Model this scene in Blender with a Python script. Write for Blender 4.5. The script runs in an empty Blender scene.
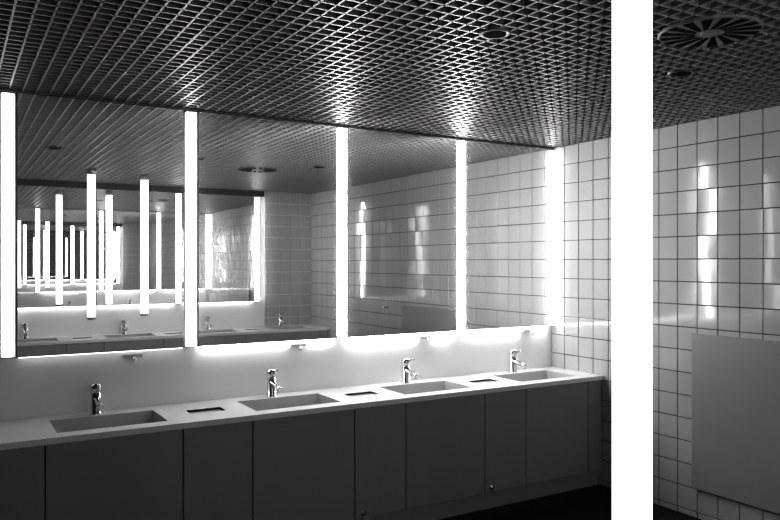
import bpy, bmesh, math, random
from mathutils import Vector, Matrix
random.seed(4)
D=4.40; YO=-0.30; XR=4.16; XL=-1.30; EYE=1.67; CEIL=2.59; TOP=2.95; CT=0.825
scene=bpy.context.scene

# ---------------- materials ----------------
def mat(name,col=0.5,rough=0.5,metal=0.0,emit=0.0,noise=0.0,nscale=6.0,bump=0.0,bscale=10.0,coat=0.0,spec=None):
    m=bpy.data.materials.new(name); m.use_nodes=True
    nt=m.node_tree; b=nt.nodes['Principled BSDF']
    b.inputs['Base Color'].default_value=(col,col,col,1)
    b.inputs['Roughness'].default_value=rough; b.inputs['Metallic'].default_value=metal
    if spec is not None: b.inputs['Specular IOR Level'].default_value=spec
    if coat: b.inputs['Coat Weight'].default_value=coat
    if emit:
        b.inputs['Emission Color'].default_value=(1,1,1,1); b.inputs['Emission Strength'].default_value=emit
    if noise or bump:
        tc=nt.nodes.new('ShaderNodeTexCoord')
    if noise:
        n=nt.nodes.new('ShaderNodeTexNoise'); n.inputs['Scale'].default_value=nscale; n.inputs['Detail'].default_value=4
        nt.links.new(tc.outputs['Object'],n.inputs['Vector'])
        r=nt.nodes.new('ShaderNodeMapRange'); r.inputs['To Min'].default_value=max(0,col-noise); r.inputs['To Max'].default_value=col+noise
        nt.links.new(n.outputs['Fac'],r.inputs['Value']); nt.links.new(r.outputs['Result'],b.inputs['Base Color'])
    if bump:
        n=nt.nodes.new('ShaderNodeTexNoise'); n.inputs['Scale'].default_value=bscale; n.inputs['Detail'].default_value=1
        nt.links.new(tc.outputs['Object'],n.inputs['Vector'])
        bp=nt.nodes.new('ShaderNodeBump'); bp.inputs['Strength'].default_value=bump; bp.inputs['Distance'].default_value=0.01
        nt.links.new(n.outputs['Fac'],bp.inputs['Height']); nt.links.new(bp.outputs['Normal'],b.inputs['Normal'])
    return m
M_tile=mat('glazed_tile',0.50,0.12,noise=0.03,nscale=3,bump=0.12,bscale=8,coat=0.25)
M_grout=mat('grout',0.06,0.9,noise=0.01,nscale=30)
M_splash=mat('white_splashback',0.92,0.22,noise=0.02,nscale=2)
M_plaster=mat('plaster',0.03,0.8,noise=0.01,nscale=5)
M_plenum=mat('dark_plenum',0.006,0.9,noise=0.003)
M_grid=mat('ceiling_aluminium',0.29,0.44,metal=0.5,noise=0.04,nscale=8)
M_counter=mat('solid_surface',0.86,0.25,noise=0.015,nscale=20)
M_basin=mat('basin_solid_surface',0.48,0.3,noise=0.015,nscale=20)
M_slot=mat('tray_inner',0.34,0.4,noise=0.01)
M_door=mat('laminate_door',0.35,0.36,noise=0.015,nscale=3)
M_dark=mat('gap_shade',0.008,0.9,noise=0.003,spec=0.05)  # near-black: the shade inside gaps and slots is put into the colour
M_plinth=mat('plinth_laminate',0.34,0.45,noise=0.01)
M_chrome=mat('chrome',0.75,0.08,metal=1.0,noise=0.02,nscale=4)
M_white=mat('white_plastic',0.7,0.3,noise=0.02)
M_mirror=mat('mirror_silver',0.93,0.0,metal=0.93)  # partly diffuse: haze put in so deep reflections don't go black
M_edge=mat('mirror_dark_edge',0.05,0.4,metal=0.3,noise=0.01)
M_hous=mat('aluminium_housing',0.55,0.35,metal=0.6,noise=0.03)
EM={}
def em(s):
    if s not in EM: EM[s]=mat('lamp_and_added_glow_%g'%s,0.8,0.4,emit=s,noise=0.01)
    return EM[s]
M_panel=mat('panel_laminate',0.34,0.4,noise=0.02,nscale=3)
M_vent=mat('vent_plate',0.20,0.5,metal=0.2,noise=0.02)
M_down=mat('downlight_rim',0.12,0.4,metal=0.5,noise=0.02)
M_floor=mat('dark_floor_tile',0.02,0.3)
nt=M_floor.node_tree; b=nt.nodes['Principled BSDF']
tc=nt.nodes.new('ShaderNodeTexCoord'); br=nt.nodes.new('ShaderNodeTexBrick')
br.offset=0; br.inputs['Scale'].default_value=1; br.inputs['Brick Width'].default_value=0.3; br.inputs['Row Height'].default_value=0.3; br.inputs['Mortar Size'].default_value=0.004
br.inputs['Color1'].default_value=(.008,.008,.008,1); br.inputs['Color2'].default_value=(.011,.011,.011,1); br.inputs['Mortar'].default_value=(.004,.004,.004,1)
b.inputs['Specular IOR Level'].default_value=.3
nt.links.new(tc.outputs['Object'],br.inputs['Vector']); nt.links.new(br.outputs['Color'],b.inputs['Base Color'])

# ---------------- mesh builder ----------------
class B:
    def __init__(s): s.bm=bmesh.new(); s.mats=[]
    def mi(s,m):
        if m not in s.mats: s.mats.append(m)
        return s.mats.index(m)
    def box(s,x0,x1,y0,y1,z0,z1,m,bevel=0):
        x0,x1=sorted((x0,x1)); y0,y1=sorted((y0,y1)); z0,z1=sorted((z0,z1))
        r=bmesh.ops.create_cube(s.bm,size=1)
        for v in r['verts']:
            v.co=Vector(((v.co.x+.5)*(x1-x0)+x0,(v.co.y+.5)*(y1-y0)+y0,(v.co.z+.5)*(z1-z0)+z0))
        i=s.mi(m); fs=set(f for v in r['verts'] for f in v.link_faces)
        for f in fs: f.material_index=i
        if bevel:
            es=set(e for v in r['verts'] for e in v.link_edges)
            rb=bmesh.ops.bevel(s.bm,geom=list(es),offset=bevel,segments=2,affect='EDGES',profile=.5)
            for f in rb['faces']: f.material_index=i
        return fs
    def quad(s,pts,m):
        f=s.bm.faces.new([s.bm.verts.new(p) for p in pts]); f.material_index=s.mi(m); return f
    def tube(s,profile,p0,axis,m,seg=28):
        axis=Vector(axis).normalized(); p0=Vector(p0)
        a=axis.orthogonal().normalized(); c=axis.cross(a); i=s.mi(m); rings=[]
        for t,r in profile:
            rings.append([s.bm.verts.new(p0+axis*t+(a*math.cos(2*math.pi*k/seg)+c*math.sin(2*math.pi*k/seg))*max(r,1e-4)) for k in range(seg)])
        for A,Bq in zip(rings,rings[1:]):
            for k in range(seg):
                f=s.bm.faces.new((A[k],A[(k+1)%seg],Bq[(k+1)%seg],Bq[k])); f.material_index=i; f.smooth=True
        for R in (rings[0][::-1],rings[-1]):
            f=s.bm.faces.new(R); f.material_index=i
    def obj(s,name,parent=None,recalc=True,origin=None,scale=None):
        if recalc: bmesh.ops.recalc_face_normals(s.bm,faces=s.bm.faces)
        if origin is not None:
            bmesh.ops.translate(s.bm,verts=s.bm.verts,vec=-Vector(origin))
        if scale: bmesh.ops.scale(s.bm,verts=s.bm.verts,vec=(scale,)*3)
        me=bpy.data.meshes.new(name); s.bm.to_mesh(me); s.bm.free()
        for m in s.mats: me.materials.append(m)
        o=bpy.data.objects.new(name,me); scene.collection.objects.link(o)
        if origin is not None: o.location=origin
        if parent: o.parent=parent
        return o
def empty(name):
    e=bpy.data.objects.new(name,None); scene.collection.objects.link(e); return e

# ---------------- room shell ----------------
b=B(); b.box(XL-.15,XR+.15,YO-.15,D+.15,-.12,0,M_floor); b.obj('floor')
b=B(); b.box(XL-.15,XR+.15,YO-.15,D+.15,TOP,TOP+.1,M_plenum); ceil=b.obj('ceiling')
b=B(); b.box(XL-.15,XR+.15,D,D+.15,0,CEIL,M_splash); b.box(XL-.15,XR+.15,D,D+.15,CEIL,TOP,M_plenum); b.obj('wall_back')
b=B(); b.box(XL-.15,XR+.15,YO-.15,YO,0,CEIL,M_splash); b.box(XL-.15,XR+.15,YO-.15,YO,CEIL,TOP,M_plenum); wf=b.obj('wall_front')
b=B(); b.box(XL-.15,XL,YO,D,0,CEIL,M_plaster); b.box(XL-.15,XL,YO,D,CEIL,TOP,M_plenum); b.obj('wall_left')
b=B(); b.box(XR,XR+.15,YO,D,0,CEIL,M_grout); b.box(XR,XR+.15,YO,D,CEIL,TOP,M_plenum); wr=b.obj('wall_right')

def tile_field(b,orig,uax,nax,ulen,z1,z0,P=.15,gap=.0055,th=.006):
    uax=Vector(uax); nax=Vector(nax); orig=Vector(orig); zz=Vector((0,0,1))
    nu=int(math.ceil(ulen/P)); nz=int(math.ceil((z1-z0)/P)); i=b.mi(M_tile)
    for a in range(nu):
        for c in range(nz):
            ua=a*P+gap/2; ub=min((a+1)*P,ulen)-gap/2; zt=z1-c*P-gap/2; zb=max(z1-(c+1)*P,z0)+gap/2
            if ub-ua<.01 or zt-zb<.01: continue
            tu=random.gauss(0,.0055); tz=random.gauss(0,.003)
            cu=(ua+ub)/2; cz=(zt+zb)/2; e=.0012
            def P3(u,z,d): return orig+uax*u+zz*z+nax*d
            outer=[(ua,zb),(ub,zb),(ub,zt),(ua,zt)]; inner=[(ua+e,zb+e),(ub-e,zb+e),(ub-e,zt-e),(ua+e,zt-e)]
            V0=[b.bm.verts.new(P3(u,z,0.0002)) for u,z in outer]
            V1=[b.bm.verts.new(P3(u,z,th-e+(u-cu)*tu+(z-cz)*tz)) for u,z in outer]
            V2=[b.bm.verts.new(P3(u,z,th+(u-cu)*tu+(z-cz)*tz)) for u,z in inner]
            for A,C in ((V0,V1),(V1,V2)):
                for k in range(4):
                    f=b.bm.faces.new((A[k],A[(k+1)%4],C[(k+1)%4],C[k])); f.material_index=i
            f=b.bm.faces.new(V2); f.material_index=i
b=B(); tile_field(b,(XR,D,0),(0,-1,0),(-1,0,0),D-YO,CEIL,0); b.obj('tiles',parent=wr)
b=B(); tile_field(b,(XR-.008,YO,0),(-1,0,0),(0,1,0),.66,CEIL,CT); b.obj('tiles_front',parent=wf)

# open cell ceiling grid
b=B(); P=.066; t=.0042; zc0=CEIL; zc1=CEIL+.036
n=int((XR-XL)/P)+1
for k in range(n):
    x=XR-.01-k*P
    if x>XL: b.box(x-t,x+t,YO+.002,D-.002,zc0,zc1,M_grid)
n=int((D-YO)/P)+1
for k in range(n):
    y=D-.012-k*P
    if y>YO: b.box(XL+.002,XR-.002,y-t,y+t,zc0,zc1-.001,M_grid)
g=b.obj('ceiling_grid',parent=ceil)
b=B(); b.box(XL,XR-.68,YO,YO+.03,2.52,CEIL,M_edge); b.obj('trim_1')

# swirl diffuser
vx,vy=2.59,1.845; b=B()
b.tube([(0,.19),(.005,.195),(.03,.195)],(vx,vy,CEIL-.008),(0,0,1),M_vent,48)
b.tube([(-.004,.03),(.004,.04)],(vx,vy,CEIL-.008),(0,0,1),M_vent,24)
for k in range(16):
    a=2*math.pi*k/16
    pts=[]
    for r,w in ((.055,.007),(.185,.022)):
        for sg in ((-1,1) if r<.1 else (1,-1)):
            aa=a+(r-.07)*1.6
            pts.append((vx+r*math.cos(aa)-sg*w*math.sin(aa),vy+r*math.sin(aa)+sg*w*math.cos(aa),CEIL-.0098))
    b.quad(pts,M_dark)
b.obj('ceiling_air_diffuser',recalc=False,origin=(vx,vy,CEIL))
for i,(x,y) in enumerate([(1.867,2.30),(3.04,2.32),(0.70,2.30)]):
    b=B(); b.tube([(0,.045),(-.004,.05),(-.004,.060),(0,.064),(.05,.064)],(x,y,CEIL-.002),(0,0,1),M_down,32)
    b.tube([(0,.046),(.002,.046)],(x,y,CEIL-.008),(0,0,1),M_dark,32)
    b.obj('recessed_downlight' if i==0 else 'recessed_downlight.%03d'%i,origin=(x,y,CEIL))

# ---------------- mirrors, lamps, counters ----------------
MB=1.16; MT=2.58
cnt={}
def nm(s):
    c=cnt.get(s,0); cnt[s]=c+1
    return s if c==0 else '%s.%03d'%(s,c)
def mirror(x0,x1,Y,z0,z1,added_glow=0):
    y,sg=Y; b=B()
    b.box(x0,x1,y+sg*.001,y+sg*.034,z0,z1,M_edge)
    e=.004; yy=y+sg*.0345
    b.quad([(x0+e,yy,z0+e),(x1-e,yy,z0+e),(x1-e,yy,z1-e),(x0+e,yy,z1-e)],M_mirror)
    if added_glow: b.box(x0+.01,x1-.01,y+sg*.022,y+sg*.032,z0-.005,z0-.0005,em(added_glow))  # added hidden glow strip to brighten the splashback, no real fitting
    b.obj(nm('vanity_mirror'),recalc=False)
def lamp(x,Y,z0,z1,w=.075,s=20):
    y,sg=Y; e=empty(nm('fluorescent_light_fixture')); e.location=(x,y,(z0+z1)/2)
    b=B(); b.box(-w/2,w/2,sg*.001,sg*.028,-(z1-z0)/2,(z1-z0)/2,M_hous,.002)
    for q in (-1,1):
        zz=q*((z1-z0)/2-.004); b.box(-w/2+.004,w/2-.004,sg*.028,sg*.054,zz-.004,zz+.004,M_hous,.001)
    b.obj('housing',parent=e)
    b=B(); n=10; hz=(z1-z0)/2-.008; r=w/2-.008; pr=[]
    for k in range(n+1):
        a=math.pi*k/n; pr.append((-r*math.cos(a),sg*(.028+.028*math.sin(a)**.6)))
    i=b.mi(em(s)); A=[b.bm.verts.new((p[0],p[1],-hz)) for p in pr]; C=[b.bm.verts.new((p[0],p[1],hz)) for p in pr]
    for k in range(n):
        f=b.bm.faces.new((A[k],A[k+1],C[k+1],C[k])); f.smooth=True
    b.bm.faces.new(A); b.bm.faces.new(C[::-1])
    b.obj('diffuser',parent=e)
BACK=(D,-1); FRONT=(YO,1)
tb=[.25,1.225,2.24,3.23,4.122]
for x,s in zip(tb,(3,11,36,46,15)): lamp(x,BACK,MB,MT-.01,.075 if x<4 else .06,s)
h=.041
for (x0,x1),u in zip(((-.75,tb[0]-h),(tb[0]+h,tb[1]-h),(tb[1]+h,tb[2]-h),(tb[2]+h,tb[3]-h),(tb[3]+h,tb[4]-.033)),(.5,2,16,36,34)):
    mirror(x0,x1,BACK,MB,MT,u)
tf=[.43,1.38,2.37,3.38]
for x,s in zip(tf,(2.5,4,11,15)): lamp(x,FRONT,MB,2.51,s=s)
for x0,x1 in ((-.57,tf[0]-h),(tf[0]+h,tf[1]-h),(tf[1]+h,tf[2]-h),(tf[2]+h,tf[3]-h)):
    mirror(x0,x1,FRONT,MB,2.52,8)

sinks=[-.30,.71,1.745,2.74,3.71]; SW=.27
slots=[1.235,2.245,3.23]
def counter(Y,xend):
    y,sg=Y; yd=lambda d:y+sg*d
    e=empty(nm('vanity_counter')); xs=[s for s in sinks]; x0=XL+.002
    DF=.56; s0,s1=.13,.46; th=.03
    b=B()
    b.box(x0,xend,yd(.001),yd(s0),CT-th,CT,M_counter); b.box(x0,xend,yd(s1),yd(DF),CT-th,CT,M_counter)
    hol=sorted([(s-SW,s+SW,s0,s1) for s in xs]+[(s-.10,s+.10,.24,.35) for s in slots]); cx=x0
    for a,c,d0,d1 in hol:
        b.box(cx,a,yd(s0),yd(s1),CT-th,CT,M_counter)
        if d0>s0: b.box(a,c,yd(s0),yd(d0),CT-th,CT,M_counter); b.box(a,c,yd(d1),yd(s1),CT-th,CT,M_counter)
        cx=c
    b.box(cx,xend,yd(s0),yd(s1),CT-th,CT,M_counter)
    b.obj('countertop',parent=e)
    for s in xs:
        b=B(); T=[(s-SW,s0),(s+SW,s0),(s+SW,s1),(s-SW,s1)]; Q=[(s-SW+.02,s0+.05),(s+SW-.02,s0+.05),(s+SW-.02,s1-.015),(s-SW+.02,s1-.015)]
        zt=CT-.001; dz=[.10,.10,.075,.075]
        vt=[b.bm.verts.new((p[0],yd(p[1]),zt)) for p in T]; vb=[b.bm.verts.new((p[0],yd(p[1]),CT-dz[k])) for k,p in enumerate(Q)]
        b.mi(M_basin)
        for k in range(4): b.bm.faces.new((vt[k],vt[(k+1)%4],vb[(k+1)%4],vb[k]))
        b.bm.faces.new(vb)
        b.tube([(0,.03),(.004,.028),(.004,.016),(.001,.014)],(s,yd(s0+.10),CT-.097),(0,0,1),M_chrome,24)
        b.obj('basin',parent=e)
    for s in slots:
        b=B(); fl=[(s-.10,.24),(s+.10,.24),(s+.10,.35),(s-.10,.35)]; b.mi(M_basin)
        vt=[b.bm.verts.new((p[0],yd(p[1]),CT-.001)) for p in fl]; vb=[b.bm.verts.new((p[0],yd(p[1]),CT-.012)) for p in fl]
        for k in range(4): b.bm.faces.new((vt[k],vt[(k+1)%4],vb[(k+1)%4],vb[k]))
        f=b.bm.faces.new(vb); f.material_index=b.mi(M_slot)
        b.obj('tray_recess',parent=e)
    seams=[XL+.004,-.62,.02,.38,1.04,1.425,2.065,2.426,3.05,3.41,4.01,xend]
    b=B()
    for a,c in zip(seams,seams[1:]):
        b.box(a+.003,c-.003,yd(.522),yd(.540),.125,CT-th-.004,M_door,.0015)
    b.obj('doors',parent=e)
    b=B(); b.box(x0,xend,yd(.505),yd(.518),.12,CT-th,M_dark); b.obj('gap_shade_sheet',parent=e)  # thin black sheet standing in for shade behind the door gaps
    b=B(); b.box(x0,xend,yd(.47),yd(.50),0,.12,M_plinth); b.box(x0,xend,yd(.01),yd(.53),.105,.12,M_plinth); b.obj('plinth',parent=e)
    b=B()
    for x in (.085,1.10,2.125,3.11):
        z=.155; b.tube([(0,.02),(.004,.02),(.006,.017)],(x,yd(.540),z),(0,sg,0),M_chrome,24)
        b.tube([(0,.009),(.012,.008)],(x,yd(.546),z),(0,sg,0),M_chrome,16)
        b.box(x-.022,x+.022,yd(.540),yd(.543),z-.032,z-.024,M_chrome)
    b.obj('locks',parent=e)
def faucet(x,Y):
    y,sg=Y; yy=y+sg*.085; b=B()
    up=(0,0,1)
    b.tube([(0,.030),(.006,.030),(.009,.025),(.105,.0245),(.108,.022)],(x,yy,CT),up,M_chrome)
    b.tube([(0,.024),(.003,.0265),(.030,.0265),(.040,.021),(.044,.010)],(x,yy,CT+.110),up,M_chrome)
    dr=Vector((0,sg,-.22)).normalized()
    b.tube([(0,.0165),(.10,.0145),(.118,.0145),(.120,.011)],(x,yy+sg*.012,CT+.082),dr,M_chrome)
    b.tube([(0,.011),(.014,.011)],Vector((x,yy+sg*.012,CT+.082))+dr*.106+Vector((0,0,-.008)),(0,0,-1),M_chrome,20)
    dl=Vector((0,sg,.30)).normalized()
    b.tube([(0,.0075),(.06,.006),(.072,.0065),(.075,.004)],(x,yy+sg*.015,CT+.135),dl,M_chrome,16)
    b.obj(nm('faucet'),origin=(x,yy,CT),scale=1.13)
def soap(x,Y):
    y,sg=Y; b=B(); z=MB-.035
    b.box(x-.055,x+.055,y+sg*.003,y+sg*.03,z-.006,z+.016,M_white,.004)
    b.tube([(0,.010),(.05,.009),(.055,.006)],(x,y+sg*.025,z),(0,sg,-.25),M_chrome,16)
    b.tube([(0,.006),(.018,.005)],(x,y+sg*.070,z-.010),(0,0,-1),M_chrome,16)
    b.obj(nm('soap_dispenser'),origin=(x,y+sg*.03,z))
for Y,xe in ((BACK,XR-.010),(FRONT,XR-.010)):
    counter(Y,xe)
    for s in sinks:
        faucet(s-.03,Y)
        if Y is BACK: soap(s+.18,Y)

# ceiling-hung vertical light columns; the second, out of view, is added for its reflection
for px,py,s in ((1.174,1.012,1.5),(1.74,.75,3.0)):
    e=empty(nm('hanging_light_column')); e.location=(px,py,0)
    b=B(); b.tube([(1.10,.036),(1.105,.0395),(1.125,.0395)],(0,0,0),(0,0,1),M_hous,40); b.tube([(2.535,.0395),(2.60,.0395)],(0,0,0),(0,0,1),M_hous,40); b.obj('collars',parent=e)
    b=B(); b.tube([(1.125,.039),(2.535,.039)],(0,0,0),(0,0,1),em(s),40); b.obj('diffuser',parent=e)

# panel on the tiled wall
b=B(); b.box(XR-.009,XR-.035,2.10,3.07,.20,1.205,M_panel,.004); b.obj('access_panel')
b=B(); hx=XR-.008; b.tube([(0,.022),(.006,.022)],(hx,1.74,1.16),(-1,0,0),M_chrome,20); b.tube([(0,.008),(.045,.008),(.05,.013),(.056,.013)],(hx,1.74,1.16),(-1,0,.15),M_chrome,16); b.obj('coat_hook',origin=(hx,1.74,1.16))

# world & camera
w=bpy.data.worlds.new('w'); scene.world=w; w.use_nodes=True; w.node_tree.nodes['Background'].inputs[0].default_value=(.01,.01,.01,1)
cam=bpy.data.cameras.new('camera'); co=bpy.data.objects.new('camera',cam); scene.collection.objects.link(co)
cam.sensor_width=36; cam.lens=36*730/780; cam.shift_y=2/780; cam.clip_start=.02
co.location=(0,0,EYE); co.rotation_euler=(math.radians(90),0,-math.radians(30.9)); scene.camera=co
scene.view_settings.view_transform='Standard'
for lk in ('High Contrast','Medium High Contrast'):
    try:
        scene.view_settings.look=lk; break
    except Exception: pass
